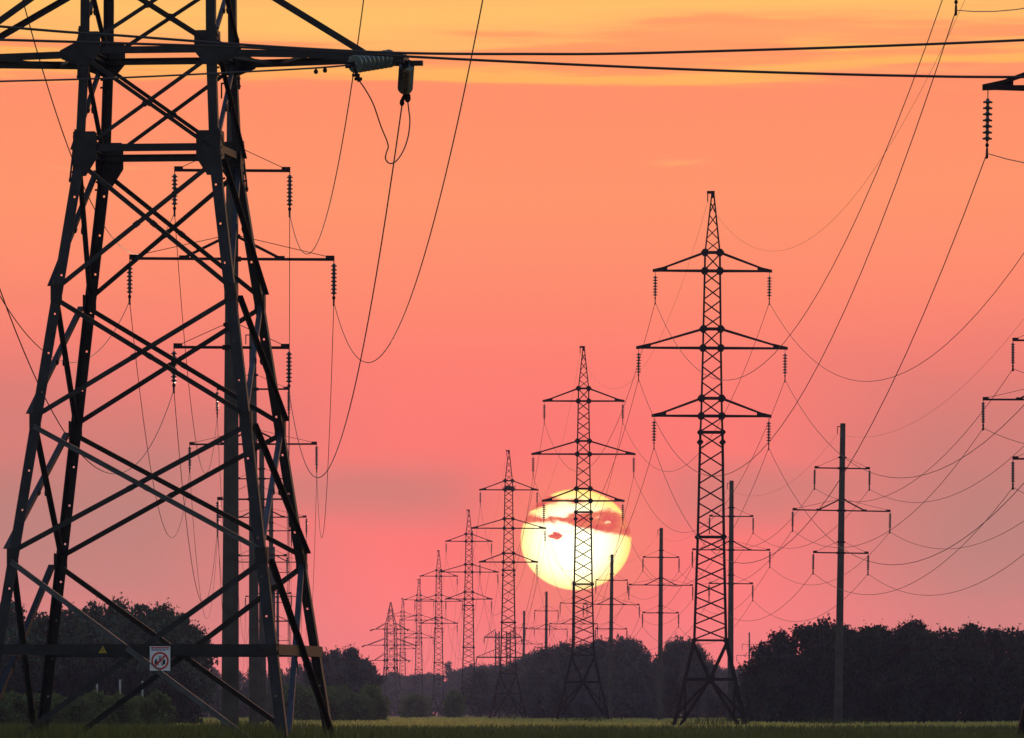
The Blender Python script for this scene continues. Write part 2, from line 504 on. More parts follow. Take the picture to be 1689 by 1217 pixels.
GR = 'lattice pylons of the right-hand row'
ROW = [  # centre px x at foot, px y of lower crossarm, scale relative to the second pylon, lean, label
    (1811, 147, 2.10, .016, 'big lattice pylon beyond the right edge, only arm tips and insulators showing'),
    (1170.5, 686, 1.0, .006, 'tallest whole dark lattice pylon, standing right of the sun'),
    (961.5, 826, .688, .002, 'dark lattice pylon standing right in front of the setting sun'),
    (838, 927, .498, .003, 'lattice pylon whose right arms reach over the left edge of the sun'),
    (772.5, 988, .398, .003, 'lattice pylon with a round bush at its left foot, second left of the sun'),
    (723, 1028, .325, .003, 'lattice pylon standing between two dark round bushes left of the sun'),
    (690.5, 1052, .262, .002, 'small far lattice pylon rising behind the left one of two round bushes'),
    (664, 1070, .226, .001, 'smallest slim lattice pylon, right beside the wide far angle pylon'),
]
sp, RT = make_suspension_pylon()
rmats = []
for i, (x, yl, s, lean, lab) in enumerate(ROW):
    o = sp if i == 0 else copy_tree(sp)
    d = 514 / s
    z = CAMZ + (HY - yl) / F * d - 22.05
    tag(o, lab, 'pylon', GR)
    rmats.append(place(o, (x - CX) / F * d, d, z, R(-.8), lean))

nrnd = random.Random(4)
b = MB()
for k in range(160):
    a_ = nrnd.random() * 6.283; r_ = .62 * math.sqrt(nrnd.random())
    p = Vector((math.cos(a_) * r_, math.sin(a_) * r_, nrnd.random() * .5 * (1.15 - r_)))
    q = Vector((nrnd.gauss(0, .3), nrnd.gauss(0, .3), nrnd.gauss(0, .06)))
    b.bar(p - q, p + q, .035, .05)
nest = b.build('stick_nest', M_BARK)
nest.location = rmats[3] @ Vector((0, 0, 32.42))
tag(nest, 'dark nest of sticks between the top crossarms of the pylon just left of the sun', 'nest')

# ------------------------------------------------------------------ concrete pole with three crossarms
PARMS = [(13.1, 2.06), (16.3, 3.67), (19.5, 2.06)]
def make_pole():
    root = empty('concrete_pole')
    b = MB()
    prof = [(0, .325), (2, .32), (10, .275), (18, .235), (24.85, .2), (24.9, .185)]
    b.lathe((0, 0, -2), (0, 0, 1), prof, 16)
    b.build('shaft', M_CONC, root, smooth=False)
    tips = []; proto = None
    for i, (z, L) in enumerate(PARMS):
        b = MB()
        b.bar((-L, 0, z), (L, 0, z), .085, .1)
        b.box((0, 0, z), .66, .5, .16)
        b.box((0, 0, z + .82), .60, .5, .12)
        for s in (-1, 1):
            b.box((s * (L - .12), 0, z + .05), .32, .14, .18)
        arm = b.build('crossarm', M_STEEL2, root)
        for s in (-1, 1):
            t = MB(); t.tube([(s * .22, 0, z + .85), (s * (L - .2), 0, z + .1)], .013, 5)
            t.build('tie_rod', M_STEEL2, arm)
            if i == 1:
                t = MB(); t.bar((s * .22, 0, z + .8), (s * L * .46, 0, z + .06), .09, .1)
                t.bar((s * L * .42, 0, z + .05), (s * L * .52, 0, z + .05), .1, .14)
                t.build('brace', M_STEEL2, arm)
            if proto is None:
                proto, dz = string_proto(root, 8, .14, .115, .12, .36); st = proto
            else:
                st = copy_tree(proto, root)
            st.location = (s * (L + .02), 0, z - .03)
            tips.append((s * (L + .02), 0, z - .03 + dz))
    b = MB()
    b.bar((-.2, 0, 22.65), (-.42, 0, 22.65), .06)
    b.tube([(-.4, 0, 22.65), (-.4, 0, 22.1)], .03, 5)
    b.build('ground_wire_bracket', M_STEEL2, root)
    tips.append((-.4, 0, 22.1))
    return root, tips

pp, PT = make_pole()
GP = 'concrete poles of the right-hand line'; GL = 'concrete poles of the left-hand line'
PROW = [  # px x of the middle crossarm, px y of it, scale, lean
    (1734, 659, 1.40, .0, 'concrete pole beyond the right edge, only its left arm tips and insulators showing'),
    (1388, 842, 1.0, .016, 'largest dark concrete pole, standing before the wood at the right', ),
    (1206, 907, .795, .006, 'concrete pole just right of the tallest lattice pylon, rising past its leg'),
    (1090, 965, .656, .008, 'concrete pole standing alone between the tallest pylon and the sun'),
    (1008.5, 997, .575, .012, 'concrete pole whose bare top crosses the lower right of the sun'),
    (946, 1029, .49, .006, 'concrete pole hidden behind the left leg of the pylon before the sun'),
    (901, 1037.5, .43, .008, 'concrete pole under the sun, left of the pylon that crosses it'),
    (864, 1062, .38, .01, 'leaning concrete pole under the left part of the sun, beside the far gantry'),
]
LROW = [
    (382.5, 427, 2.09, .004, 'thickest grey concrete pole, standing close behind the near pylon'),
    (417.5, 732.5, 1.30, -.004, 'second thickest concrete pole, right beside the thickest one'),
    (432, 853, .91, -.004, 'concrete pole mostly hidden behind the near pylon right front leg'),
    (447, 927, .74, .002, 'slim bluish concrete pole seen between the right legs of the near pylon'),
    (451, 984, .572, 0, 'small far concrete pole seen between the near pylon right legs, below the slim one'),
    (458, 1025, .449, 0, 'smallest far concrete pole, crossarms low between the near pylon right legs'),
]
pmats, lmats = [], []
first = True
for rows, grp, out, rot in ((PROW, GP, pmats, R(2.2)), (LROW, GL, lmats, R(1.5))):
    for (x, ym, s, lean, lab) in rows:
        o = pp if first else copy_tree(pp)
        first = False
        d = 550 / s
        z = CAMZ + (HY - ym) / F * d - 16.3
        X = (x - CX) / F * d - 16.3 * math.sin(lean)
        tag(o, lab, 'utility pole', grp)
        out.append(place(o, X, d, z, rot, lean))
o = copy_tree(pp); d = 2080
tag(o, 'tiny far concrete pole in the gap left of the right-hand wood', 'utility pole')
place(o, (1236 - CX) / F * d, d, CAMZ + (HY - 1081) / F * d - 16.3, R(-12), 0)

# ------------------------------------------------------------------ near angle pylon
NH = [(-.4, 2.91), (0, 2.855), (3.86, 2.31), (6.27, 1.97), (8.56, 1.648), (11.02, 1.30), (12.9, 1.22), (20.1, 1.18), (26., .12)]
NARMS = [(12.86, 14.55, 4.4), (16.3, 17.9, 6.0), (19.9, 21.4, 4.1)]
def make_angle_pylon():
    root = empty('angle_pylon')
    h = hwf(NH)
    for c in ((-1, -1), (1, -1), (1, 1), (-1, 1)):
        b = MB()
        zz = [l[0] for l in NH]
        for z0, z1 in zip(zz, zz[1:]):
            w = .185 if z1 < 12 else (.165 if z1 < 21 else .12)
            p, q = corner(c, z0 - .005, h(z0)), corner(c, z1 + .005, h(z1))
            d = (q - p).normalized()
            a = Vector((-c[0], 0, 0)); a = (a - d * a.dot(d)).normalized()
            e = Vector((0, -c[1], 0)); e = (e - d * e.dot(d) - a * e.dot(a)).normalized()
            t = .022
            def strip(p_, q_, a0, a1):
                b.quadbox((p_ + q_) / 2 + a * ((a0 + a1) / 2) + e * (t / 2), (q_ - p_) / 2, a * ((a1 - a0) / 2), e * (t / 2))
            b.quadbox((p + q) / 2 + a * (t / 2) + e * (t + (w - t) / 2), (q - p) / 2, a * (t / 2), e * ((w - t) / 2))
            # the flange towards the face is drilled every 0.7 m for climbing bolts
            ho_, hw_ = w * .52, .036
            strip(p, q, 0, ho_); strip(p, q, ho_ + hw_, w)
            zs = [z0] + [z for z in [1.4 + .7 * n_ + .1 * (c[0] + c[1]) for n_ in range(14)] if z0 + .1 < z < z1 - .1] + [z1]
            for n_, (za, zb) in enumerate(zip(zs, zs[1:])):
                pa = p.lerp(q, (za - z0) / (z1 - z0)); pb = p.lerp(q, (zb - z0) / (z1 - z0))
                strip(pa + (d * .019 if n_ else d * 0), pb - (d * .019 if zb < z1 else d * 0), ho_, ho_ + hw_)
        for z in (3.86, 6.27, 8.56):
            p = corner(c, z, h(z))
            b.quadbox(p + Vector((-c[0] * .09, c[1] * .02, 0)), Vector((.095, 0, 0)), Vector((0, .008, 0)), Vector((0, 0, .15)))
            b.quadbox(p + Vector((c[0] * .02, -c[1] * .09, 0)), Vector((.008, 0, 0)), Vector((0, .095, 0)), Vector((0, 0, .15)))
        # spliced lap bars at the joints
        for z in (11.05, 12.9):
            b.bar(corner(c, z - .5, h(z - .5) + .012), corner(c, z + .45, h(z + .45) + .012), .03, .03)
            for k in range(7):
                zz_ = z - .45 + k * .14
                p = corner(c, zz_, h(zz_))
                b.box(p + Vector((c[0] * .03, -c[1] * .08, 0)), .05, .03, .035)
        b.build('leg', M_STEEL, root)
    pans = [(0, 3.86, .1), (3.86, 6.27, .092), (6.27, 8.56, .088), (8.56, 11.02, .085), (11.02, 12.9, .072), (12.9, 14.55, .072), (14.55, 16.3, .072)]
    for z0, z1, w in pans:
        i0 = .10; i1 = .10
        if z0 == 0: i0 = .14
        for ca, cb in FACES:
            nx = Vector((ca[0] + cb[0], ca[1] + cb[1], 0)) / 2
            for k, (p, q) in enumerate(((ca, cb), (cb, ca))):
                a = corner(p, z0 + i0, h(z0 + i0)); e = corner(q, z1 - i1, h(z1 - i1))
                tt = Vector((q[0] - p[0], q[1] - p[1], 0)).normalized() * .075
                a += tt; e -= tt
                off = nx * (.03 if k else -.035)
                b = MB()
                dirv = (e - a).normalized()
                side_ = dirv.cross(nx).normalized()
                if side_.z > 0: side_ = -side_
                b.angle(a + off - side_ * w / 2, e + off - side_ * w / 2, w, .012, side_, nx * .4 if k else -nx)
                m_ = (a + e) / 2 + off
                b.quadbox(m_, dirv * .05, side_ * .05, nx * .02)
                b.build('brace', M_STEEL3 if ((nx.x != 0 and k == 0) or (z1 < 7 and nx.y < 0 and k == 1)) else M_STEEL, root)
    b = MB()
    for z0, z1 in [(16.3, 17.9), (17.9, 19.9), (19.9, 21.4), (21.4, 23), (23, 24.6)]:
        for ca, cb in FACES:
            b.bar(corner(ca, z0 + .1, h(z0 + .1)), corner(cb, z1 - .1, h(z1 - .1)), .08, .06)
            b.bar(corner(cb, z0 + .1, h(z0 + .1)), corner(ca, z1 - .1, h(z1 - .1)), .08, .06)
    b.build('peak_bracing', M_STEEL, root)
    for z, w, hh in ((2.2, .1, .19), (11.17, .1, .13), (12.92, .1, .12), (16.3, .1, .14), (19.9, .1, .14)):
        for ca, cb in FACES:
            n = Vector((ca[0] + cb[0], ca[1] + cb[1], 0)) / 2
            p, q = corner(ca, z, h(z)), corner(cb, z, h(z))
            b = MB()
            o_ = n * (-.02 if z > 3 else .03)
            a_ = Vector((0, 0, 1))
            b.quadbox((p + q) / 2 + o_, (q - p) / 2 * (.985 if z > 3 else 1.0), n * .008, a_ * (hh / 2))
            b.quadbox((p + q) / 2 + o_ - n * .045 + a_ * (hh / 2 - .008), (q - p) / 2 * .985, n * .036, a_ * .008)
            b.quadbox((p + q) / 2 + o_ - n * .045 - a_ * (hh / 2 - .008), (q - p) / 2 * .985, n * .036, a_ * .008)
            b.build('strut', M_STEEL, root)
    # gusset plates
    for z, up, dn, wd in ((11.08, .38, .42, .40), (12.95, .30, .30, .37)):
        for ca, cb in FACES:
            n = Vector((ca[0] + cb[0], ca[1] + cb[1], 0)) / 2
            for c, oth in ((ca, cb), (cb, ca)):
                t = Vector((oth[0] - c[0], oth[1] - c[1], 0)) / 2
                p = corner(c, z, h(z)) + n * .028
                b = MB()
                b.plate([p + Vector((0, 0, up)), p + t * (wd * .9) + Vector((0, 0, up)), p + t * wd + Vector((0, 0, up * .9)), p + t * wd + Vector((0, 0, -dn * .25)),
                         p + t * (wd * .5) + Vector((0, 0, -dn)), p + Vector((0, 0, -dn)) - t * .04], n, .018)
                for q in range(6):
                    b.box(p + t * (.07 + .05 * q) + Vector((0, 0, up * .75 - .03 * q)) + n * .012, .028, .028, .028)
                b.build('gusset_plate', M_STEEL, root)
    tips = []
    for z, zt, L in NARMS:
        for s in (-1, 1):
            b = MB()
            for y in (-1, 1):
                b.angle((s * h(z), y * h(z), z + .05), (s * (L + .02), y * .32, z + .05), .13, .014, (0, 0, -1), (0, -y, 0))
                b.angle((s * h(zt), y * h(zt), zt), (s * (L - .62), y * .42, z + .1), .12, .014, (0, 0, -1), (0, -y, 0))
                b.plate([(s * h(z), y * (h(z) + .03), z + .24), (s * (h(z) + .38), y * h(z) * .95, z + .06), (s * (h(z) + .34), y * h(z) * .95, z - .1), (s * h(z), y * (h(z) + .03), z - .22)], (0, 1, 0), .02)
            n = 4
            for k in range(n):
                t0, t1 = k / n, (k + 1) / n
                x0 = s * (h(z) + (L - h(z)) * t0); x1 = s * (h(z) + (L - h(z)) * t1)
                y0 = h(z) + (.32 - h(z)) * t0; y1 = h(z) + (.32 - h(z)) * t1
                sg = 1 if k % 2 else -1
                b.bar((x0, sg * y0, z - .04), (x1, -sg * y1, z - .04), .08, .06)
            b.bar((s * L, -.42, z - .02), (s * L, .42, z - .02), .16, .1)
            b.bar((s * (L - .35), .36, z - .1), (s * (L + .34), .36, z - .1), .1, .09)
            b.bar((s * (L - .45), -.34, z - .1), (s * (L + .1), -.34, z - .1), .1, .09)
            b.build('crossarm', M_STEEL, root)
            tips.append(((s * L, -.42, z - .1), (s * L, .42, z - .1)))
    b = MB()
    for c in ((-1, -1), (1, -1), (1, 1), (-1, 1)):
        p = corner(c, 0, h(0)); b.box(p + Vector((0, 0, -.25)), .7, .7, .6)
    b.build('footing', M_CONC, root)
    return root, tips

def strain(parent, p, q, n=9, rad=.155, m=None):
    """tension string between two points: glass discs one behind the other"""
    p, q = Vector(p), Vector(q)
    d = q - p; L = d.length; ax = d.normalized()
    b = MB(); pitch = (L - .22) / n
    for k in range(n):
        b.lathe(p + ax * (.1 + k * pitch), ax, [(0, .04), (pitch * .34, .05), (pitch * .40, rad * .62), (pitch * .52, rad * .93), (pitch * .6, rad), (pitch * .68, rad * .94), (pitch * .7, .05), (pitch, .04)], 24)
    o = b.build('insulator_string', m or M_GLASS, parent, smooth=False)
    c = MB()
    c.tube([p, p + ax * .12], .03, 6)
    c.bar(q - ax * .14, q + ax * .1, .07, .1)
    c.build('fitting', M_STEEL2, o)
    return o

npx, npy = -6.35, 131.
near, NT = make_angle_pylon()
tag(near, 'huge near lattice pylon at the left, reaching beyond the top of the frame', 'pylon')
NM = place(near, npx, npy, 0, R(-7.2))
NMI = NM.inverted()
def nloc(x, y, d): return NMI @ at(x, y, d)

far_angle = copy_tree(near)
tag(far_angle, 'wide far angle pylon with outstretched arms, leftmost of the distant pylons', 'pylon')
place(far_angle, (644.5 - CX) / F * 1640, 1640, CAMZ + (HY - 1089) / F * 1640 - 12.86, R(-14))
for s_ in (-1, 1):
    for z, zt, L in NARMS:
        strain(far_angle, (s_ * L, -.4, z - .1), (s_ * (L + .25), -1.7, z - .4), 6)

# strings on the near pylon
strain(near, nloc(651, 95, 130.35), nloc(577, 107, 129.15), 9, .165, M_GLASS2)
strain(near, nloc(671, 103, 130.6), nloc(668, 150, 131.9), 9, .14)
wire_ends = {}
for k, ((fr, bk), key) in enumerate(zip(NT, ('l0', 'r0', 'l1', 'r1', 'l2', 'r2'))):
    if key == 'r0':
        wire_ends[key] = at(663, 173, 132.3)
        continue
    bk = Vector(bk)
    e = bk + Vector((0, 1.25, -.35))
    strain(near, bk, e, 9, .14)
    wire_ends[key] = NM @ e
# clamps hanging below the near strings
b = MB()
b.bar(nloc(584, 112, 129.1), nloc(590, 126, 129.1), .05); b.bar(nloc(588, 122, 129.1), nloc(593, 134, 129.1), .1, .07)
for q in ((587, 124), (591, 130)):
    b.box(nloc(q[0], q[1], 129.1), .13, .08, .05)
b.build('jumper_clamp', M_STEEL2, near)
b = MB()
b.bar(nloc(669, 148, 131.9), nloc(669, 160, 132.1), .09, .08)
b.lathe(nloc(672, 153, 132.1), (0.02, 0, -1), [(0, .03), (.04, .055), (.12, .06), (.17, .03)], 8)
b.bar(nloc(668, 156, 132.1), nloc(663, 166, 132.3), .05)
b.lathe(nloc(663.3, 163, 132.3), (-.03, 0, -1), [(0, .02), (.03, .04), (.09, .045), (.13, .02)], 8)
b.build('jumper_clamp', M_STEEL2, near)

# signs on the lowest strut of the near pylon
sy = 131 - 2.72
def sgn(x, y, off=0.): return at(x, y, 128.28 - off)
sg = empty('warning_sign', sgn(264, 1086))
tag(sg, 'white warning sign with a red crossed circle on the near pylon strut', 'sign')
sg.rotation_euler = (0, 0, R(-7.2))
b = MB(); b.box((0, 0, 0), .365, .008, .43); b.build('plate', M_WHITE, sg)
b = MB(); b.box((0, -.006, .190), .33, .004, .022)
for k in range(9): b.box((-.15 + .0375 * k, -.0085, .190), .022, .002, .012)
b.build('heading', M_RED, sg)
b = MB()
for r_, (zz, ws) in enumerate(((.162, (.05, .07, .04, .06, .05)), (.142, (.07, .04, .06, .05)))):
    x = -.155
    for w in ws:
        b.box((x + w / 2, -.006, zz), w, .004, .011); x += w + .012
b.build('lettering', M_BLUE, sg)
b = MB()
NR = 40
for k in range(NR):
    t0, t1 = 2 * math.pi * k / NR, 2 * math.pi * (k + 1) / NR
    f_ = lambda t, r: Vector((r * math.cos(t), 0, -.04 + r * math.sin(t)))
    b.plate([f_(t0, .125), f_(t0, .157), f_(t1, .157), f_(t1, .125)], (0, 1, 0), .014)
b.quadbox(Vector((0, -.008, -.04)), Vector((.1, 0, .1)), Vector((-.011, 0, .011)), Vector((0, .003, 0)))
b.build('prohibition_ring', M_RED, sg)
b = MB()
b.box((-.07, -.006, -.07), .05, .004, .06); b.box((-.07, -.006, -.025), .03, .004, .03)
b.box((.07, -.006, -.06), .045, .004, .08); b.box((.055, -.006, -.1), .02, .004, .04)
for s_ in (-1, 1): b.bar((0, -.006, .05), (s_ * .035, -.006, -.13), .008, .004, (0, 1, 0))
for zz, w in ((.03, .05), (-.01, .07), (-.05, .04)): b.box((0, -.0065, zz), w, .003, .007)
b.build('pictogram', M_BLACK, sg)

yt = empty('hazard_triangle', sgn(169.5, 1072, .02))
yt.rotation_euler = (0, 0, R(-7.2))
tag(yt, 'small yellow hazard triangle on the near pylon strut', 'sign')
b = MB(); b.plate([(-.075, 0, -.055), (.075, 0, -.055), (0, 0, .075)], (0, 1, 0), .008); b.build('plate', M_YEL, yt)
b = MB()
b.plate([(.006, -.006, .04), (-.018, -.006, -.008), (.002, -.006, -.004), (-.004, -.006, -.042), (.018, -.006, .006), (.0, -.006, .004)], (0, 1, 0), .003)
b.build('lightning_bolt', M_BLACK, yt)

# ------------------------------------------------------------------ far gantry behind the pylon left of the sun
fg = empty('gantry_pylon')
tag(fg, 'broad flat-topped gantry pylon far behind, left below the sun', 'pylon')
gd = 1760.
place(fg, (829.5 - CX) / F * gd, gd, 0, R(8))
GHT = 20.6
for s in (-1, 1):
    b = MB()
    x0 = s * 1.35
    for ax in (-.5, .5):
        for ay in (-.5, .5):
            b.bar((x0 + ax, ay, -1), (x0 + ax * .9, ay * .9, GHT), .13)
    for z0, z1 in steps(.5, GHT - .3, 18):
        for y in (-.48, .48):
            b.bar((x0 - .48, y, z0), (x0 + .48, y, z1), .07); b.bar((x0 + .48, y, z0), (x0 - .48, y, z1), .07)
    b.build('column', M_STEEL2, fg)
for z, L in ((CAMZ + (HY - 1051) / F * gd, 4.5), (CAMZ + (HY - 1084) / F * gd, 6.4)):
    b = MB()
    for y in (-.4, .4):
        b.bar((-L, y * .3, z), (L, y * .3, z), .2, .3)
        for s in (-1, 1):
            b.bar((s * 1.8, y, z + 1.9), (s * L, y * .3, z + .1), .12)
    for s in (-1, 1):
        for k in range(5):
            x = 2 + (L - 2) * k / 5
            b.bar((s * x, 0, z), (s * (x + .4), 0, z + 1.9 * (1 - (x + .4 - 1.8) / (L - 1.8))), .07)
    b.build('crossarm', M_STEEL2, fg)
    for s in (-1, 1):
        b = MB(); b.tube([(s * L, 0, z), (s * (L + .1), 0, z - .8), (s * (L + .1), 0, z - 1.6)], [.12, .14, .05], 6)
        b.build('insulator_string', M_GLASS, fg)

# ------------------------------------------------------------------ wires
def span(p, q, S, n=28):
    p, q = Vector(p), Vector(q)
    return [p.lerp(q, t / n) - Vector((0, 0, 4 * S * (t / n) * (1 - t / n))) for t in range(n + 1)]

def cable(pts, r, lab, grp=None, name='power_cable', m=M_WIRE):
    b = MB(); b.tube(pts, r, 5)
    o = b.build(name, m)
    return tag(o, lab, 'cable', grp)

POS = ('lower left', 'lower right', 'middle left', 'middle right', 'upper left', 'upper right')
KR = 10.8 / 269 ** 2
for k in range(7):
    pts = []
    P = [m_ @ Vector(RT[k]) for m_ in rmats]
    ahead = Vector((24.95, 30, P[0].z)) + Vector((P[0].x - rmats[0].translation.x, 0, 0))
    pts += span(ahead, P[0], 5.7 if k < 6 else 4., 30)
    for a, c in zip(P, P[1:]):
        L = (c - a).length
        pts += span(a, c, (KR if k < 6 else KR * .95) * L * L, 30)[1:]
    if k < 6:
        cable(pts, .0175, 'thin wire strung along the lattice pylon row by the %s arm tips' % POS[k], 'wires of the lattice pylon row')
    else:
        cable(pts, .0075, 'very faint wire strung over the peaks of the lattice pylon row', 'wires of the lattice pylon row')
KP = 3.4 / 157 ** 2
for k in range(7):
    P = [m_ @ Vector(PT[k]) for m_ in pmats]
    ahead = P[0] + Vector((.0274 * 157, -157, 0))
    pts = span(ahead, P[0], 3.4, 24)
    for a, c in zip(P, P[1:]):
        L = (c - a).length
        pts += span(a, c, KP * L * L * (1 if k < 6 else .8), 26)[1:]
    if k < 6:
        cable(pts, .017, 'thin wire strung along the right-hand concrete poles by the %s arm tips' % POS[k], 'wires of the right-hand concrete poles')
    else:
        cable(pts, .0075, 'very faint wire strung over the tops of the right-hand concrete poles', 'wires of the right-hand concrete poles')
KL = 6.0 / 160 ** 2
SN = {'l0': 4.8, 'r0': 4.8, 'l1': 4.8, 'r1': 4.8, 'l2': 4.8, 'r2': 4.8}
for k, key in enumerate(('l0', 'r0', 'l1', 'r1', 'l2', 'r2')):
    P = [m_ @ Vector(PT[k]) for m_ in lmats]
    pts = span(wire_ends[key], P[0], SN[key], 40)
    for a, c in zip(P, P[1:]):
        L = (c - a).length
        pts += span(a, c, KL * L * L, 26)[1:]
    cable(pts, .0135, 'wire from the near pylon along the left-hand concrete poles by the %s arm tips' % POS[k], 'wires of the left-hand concrete poles')

def spline(pts, n=8):
    out = []
    P = [pts[0]] + pts + [pts[-1]]
    for i in range(1, len(P) - 2):
        a, b_, c, d_ = P[i - 1], P[i], P[i + 1], P[i + 2]
        for k in range(n):
            t = k / n
            out.append(.5 * ((2 * b_) + (c - a) * t + (2 * a - 5 * b_ + 4 * c - d_) * t * t + (3 * b_ - a - 3 * c + d_) * t ** 3))
    out.append(P[-2])
    return out

up = [at(x, y, 75) for x, y in ((-700, -22), (0, 43.5), (205, 59), (400, 73.5), (540, 82), (670, 87.5), (850, 89), (1100, 86.5), (1689, 66), (2300, 28))]
cable(spline(up), .0142, 'thick near wire crossing the whole width, ending higher at the right edge', 'near wires crossing the view')
o = cable(spline([at(x, y, 75) for x, y in ((-700, 46), (0, 65.5), (205, 71.5), (400, 78), (540, 85.5), (670, 93), (850, 102), (1100, 113), (1300, 120), (1500, 125), (1689, 127), (2300, 126))]),
          .0142, 'thick near wire crossing the whole width, ending lower at the right edge', 'near wires crossing the view')
o = cable(spline([at(-700, 150, 110.), at(0, 134, 121.5), at(200, 128, 123.6), at(400, 118.5, 126.2), at(520, 112, 128.2), at(577, 107, 129.1)]), .0165,
          'wire leaving the near pylon to the left from its right arm string')
for x, y, d in ((521, 118, 128.2), (536, 116, 128.4)):
    b = MB()
    b.lathe(at(x - 3.5, y, d), (1, 0, 0), [(0, .015), (.015, .04), (.06, .043), (.075, .015)], 10)
    b.bar(at(x, y - 6, d), at(x, y, d), .025)
    b.build('vibration_damper', M_STEEL2, o)
cable(spline([at(x, y, d) for x, y, d in ((592, 132, 129.1), (603, 148, 129.3), (616, 172, 129.6), (628, 207, 130), (640, 238, 130.6), (637, 252, 130.8), (636, 262, 131), (643, 269.5, 131.2), (654, 265, 131.4), (665, 249, 131.7), (673, 226, 132), (676, 200, 132.1), (674, 180, 132.1), (672, 163, 132.1))]),
      .0125, 'drooping loop of wire hanging between two insulators on the near right arm')

# ------------------------------------------------------------------ trees
def leaf(b, p, s, rnd):
    n = Vector((rnd.gauss(0, 1), rnd.gauss(0, 1), rnd.gauss(0, 1))).normalized()
    a = n.orthogonal().normalized()
    c = n.cross(a)
    t = rnd.random() * 6.283
    a, c = a * math.cos(t) + c * math.sin(t), c * math.cos(t) - a * math.sin(t)
    k = len(b.v)
    b.v += [p - a * s, p + c * s * .55, p + a * s, p - c * s * .55]
    b.f.append([k, k + 1, k + 2, k + 3])

def make_tree(seed, H, W, m, nleaf=6500, low=.12, name='leafy_tree', airy=0.):
    rnd = random.Random(seed)
    root = empty(name)
    b = MB()
    b.tube([(0, 0, -.3), (.1, 0, H * .3), (-.05, .05, H * .6), (0, 0, H * .9)], [H * .018, H * .014, H * .009, .02], 7)
    lobes = []
    for k in range(22):
        t = rnd.random()
        z = H * (low + .08 + (.80 - low) * t)
        spread = W * (.36 if t < .7 else .36 * (1.15 - t) / .45)
        a = rnd.random() * 6.283
        r = math.sqrt(rnd.random()) * spread
        rad = W * rnd.uniform(.19, .30) * (1 if t < .8 else .72)
        c = Vector((math.cos(a) * r, math.sin(a) * r, z))
        lobes.append((c, rad))
        b.tube([(0, 0, z * .55), c * .6 + Vector((0, 0, z * .3)), c], [H * .008, H * .005, .015], 5)
    lobes.append((Vector((0, 0, H * .88)), W * .16))
    b.build('trunk', M_BARK, root)
    lf = MB()
    tot = sum(r * r for c, r in lobes)
    for c, r in lobes:
        n = int(nleaf * r * r / tot)
        for q in range(n):
            dv = Vector((rnd.gauss(0, 1), rnd.gauss(0, 1), rnd.gauss(0, .85))).normalized()
            rr_ = r * (rnd.random() ** .45) * (1 + .22 * noise.noise(dv * 2.3 + c))
            p = c + dv * rr_
            if p.z < H * .02: p.z = H * .02 + rnd.random() * .3
            leaf(lf, p, rnd.uniform(.13, .27) * (1 + .2 * (H > 8)), rnd)
        # ragged sprays that break the outline
        for q in range(5):
            dv = Vector((rnd.gauss(0, 1), rnd.gauss(0, 1), abs(rnd.gauss(.5, .7)))).normalized()
            for w in range(9):
                p = c + dv * (r * (.93 + .045 * w * (.5 + rnd.random()))) + Vector((rnd.gauss(0, .1), rnd.gauss(0, .1), rnd.gauss(0, .1)))
                leaf(lf, p, rnd.uniform(.07, .15), rnd)
    lf.build('crown', m, root)
    return root

protos = [(make_tree(11, 10, 6.2, M_LEAF[0]), 10, 6.2), (make_tree(12, 10, 5.4, M_LEAF[1]), 10, 5.4), (make_tree(13, 10, 7., M_LEAF[2]), 10, 7.),
          (make_tree(14, 10, 5.8, M_LEAF[0]), 10, 5.8), (make_tree(15, 10, 6.6, M_LEAF[1]), 10, 6.6)]
protosB = [(make_tree(31, 10, 6.2, M_LEAFB[0]), 10, 6.2), (make_tree(32, 10, 5.4, M_LEAFB[1]), 10, 5.4), (make_tree(33, 10, 7., M_LEAFB[0]), 10, 7.),
           (make_tree(34, 10, 4.6, M_LEAFB[1], 4500, .3), 10, 4.6)]
protosC = [(make_tree(41, 10, 6.2, M_LEAFC), 10, 6.2), (make_tree(42, 10, 7., M_LEAFC), 10, 7.)]
slim = (make_tree(16, 10, 3.8, M_LEAFB[0], 1500), 10, 3.8)
bushes = [(make_tree(21, 3, 4.2, M_BUSH, 2200, .0, 'bush'), 3, 4.2), (make_tree(22, 3, 3.6, M_BUSH, 2200, .0, 'bush'), 3, 3.6)]
scrub = (make_tree(23, 3, 4.4, M_LEAF[0], 2200, .0, 'bush'), 3, 4.4)
scrubB = (make_tree(24, 3, 4.4, M_LEAFB[0], 2200, .0, 'bush'), 3, 4.4)
used = set()
trnd = random.Random(5)
def put_tree(proto, x, top, d, wpx, lab, grp=None, cat='tree'):
    src, H, W = proto
    o = src if src.name not in used else copy_tree(src)
    used.add(src.name)
    h = (HY - top) / F * d + CAMZ
    o.location = ((x - CX) / F * d, d, 0)
    s = wpx / F * d / W
    o.scale = (s, s, h / (H * 1.0))
    o.rotation_euler = (0, 0, trnd.random() * 6.283)
    tag(o, lab, cat, grp)

def wood(spots, d, wpx, lab, grp, dj=25, pr=None):
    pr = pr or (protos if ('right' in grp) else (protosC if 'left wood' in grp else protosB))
    for k, (x, top) in enumerate(spots):
        put_tree(pr[(k * 3 + int(x)) % len(pr)], x, top, d + trnd.uniform(-dj, dj), wpx * trnd.uniform(.9, 1.15), lab, grp)
def under(x0, x1, step, d, top, wpx, lab, grp, proto=None):
    x = x0; k = 0
    while x <= x1:
        put_tree(proto or scrub, x, top + trnd.uniform(-7, 7), d + trnd.uniform(-14, 14), wpx * trnd.uniform(.9, 1.2), lab, grp, 'bush')
        x += step * trnd.uniform(.85, 1.15); k += 1

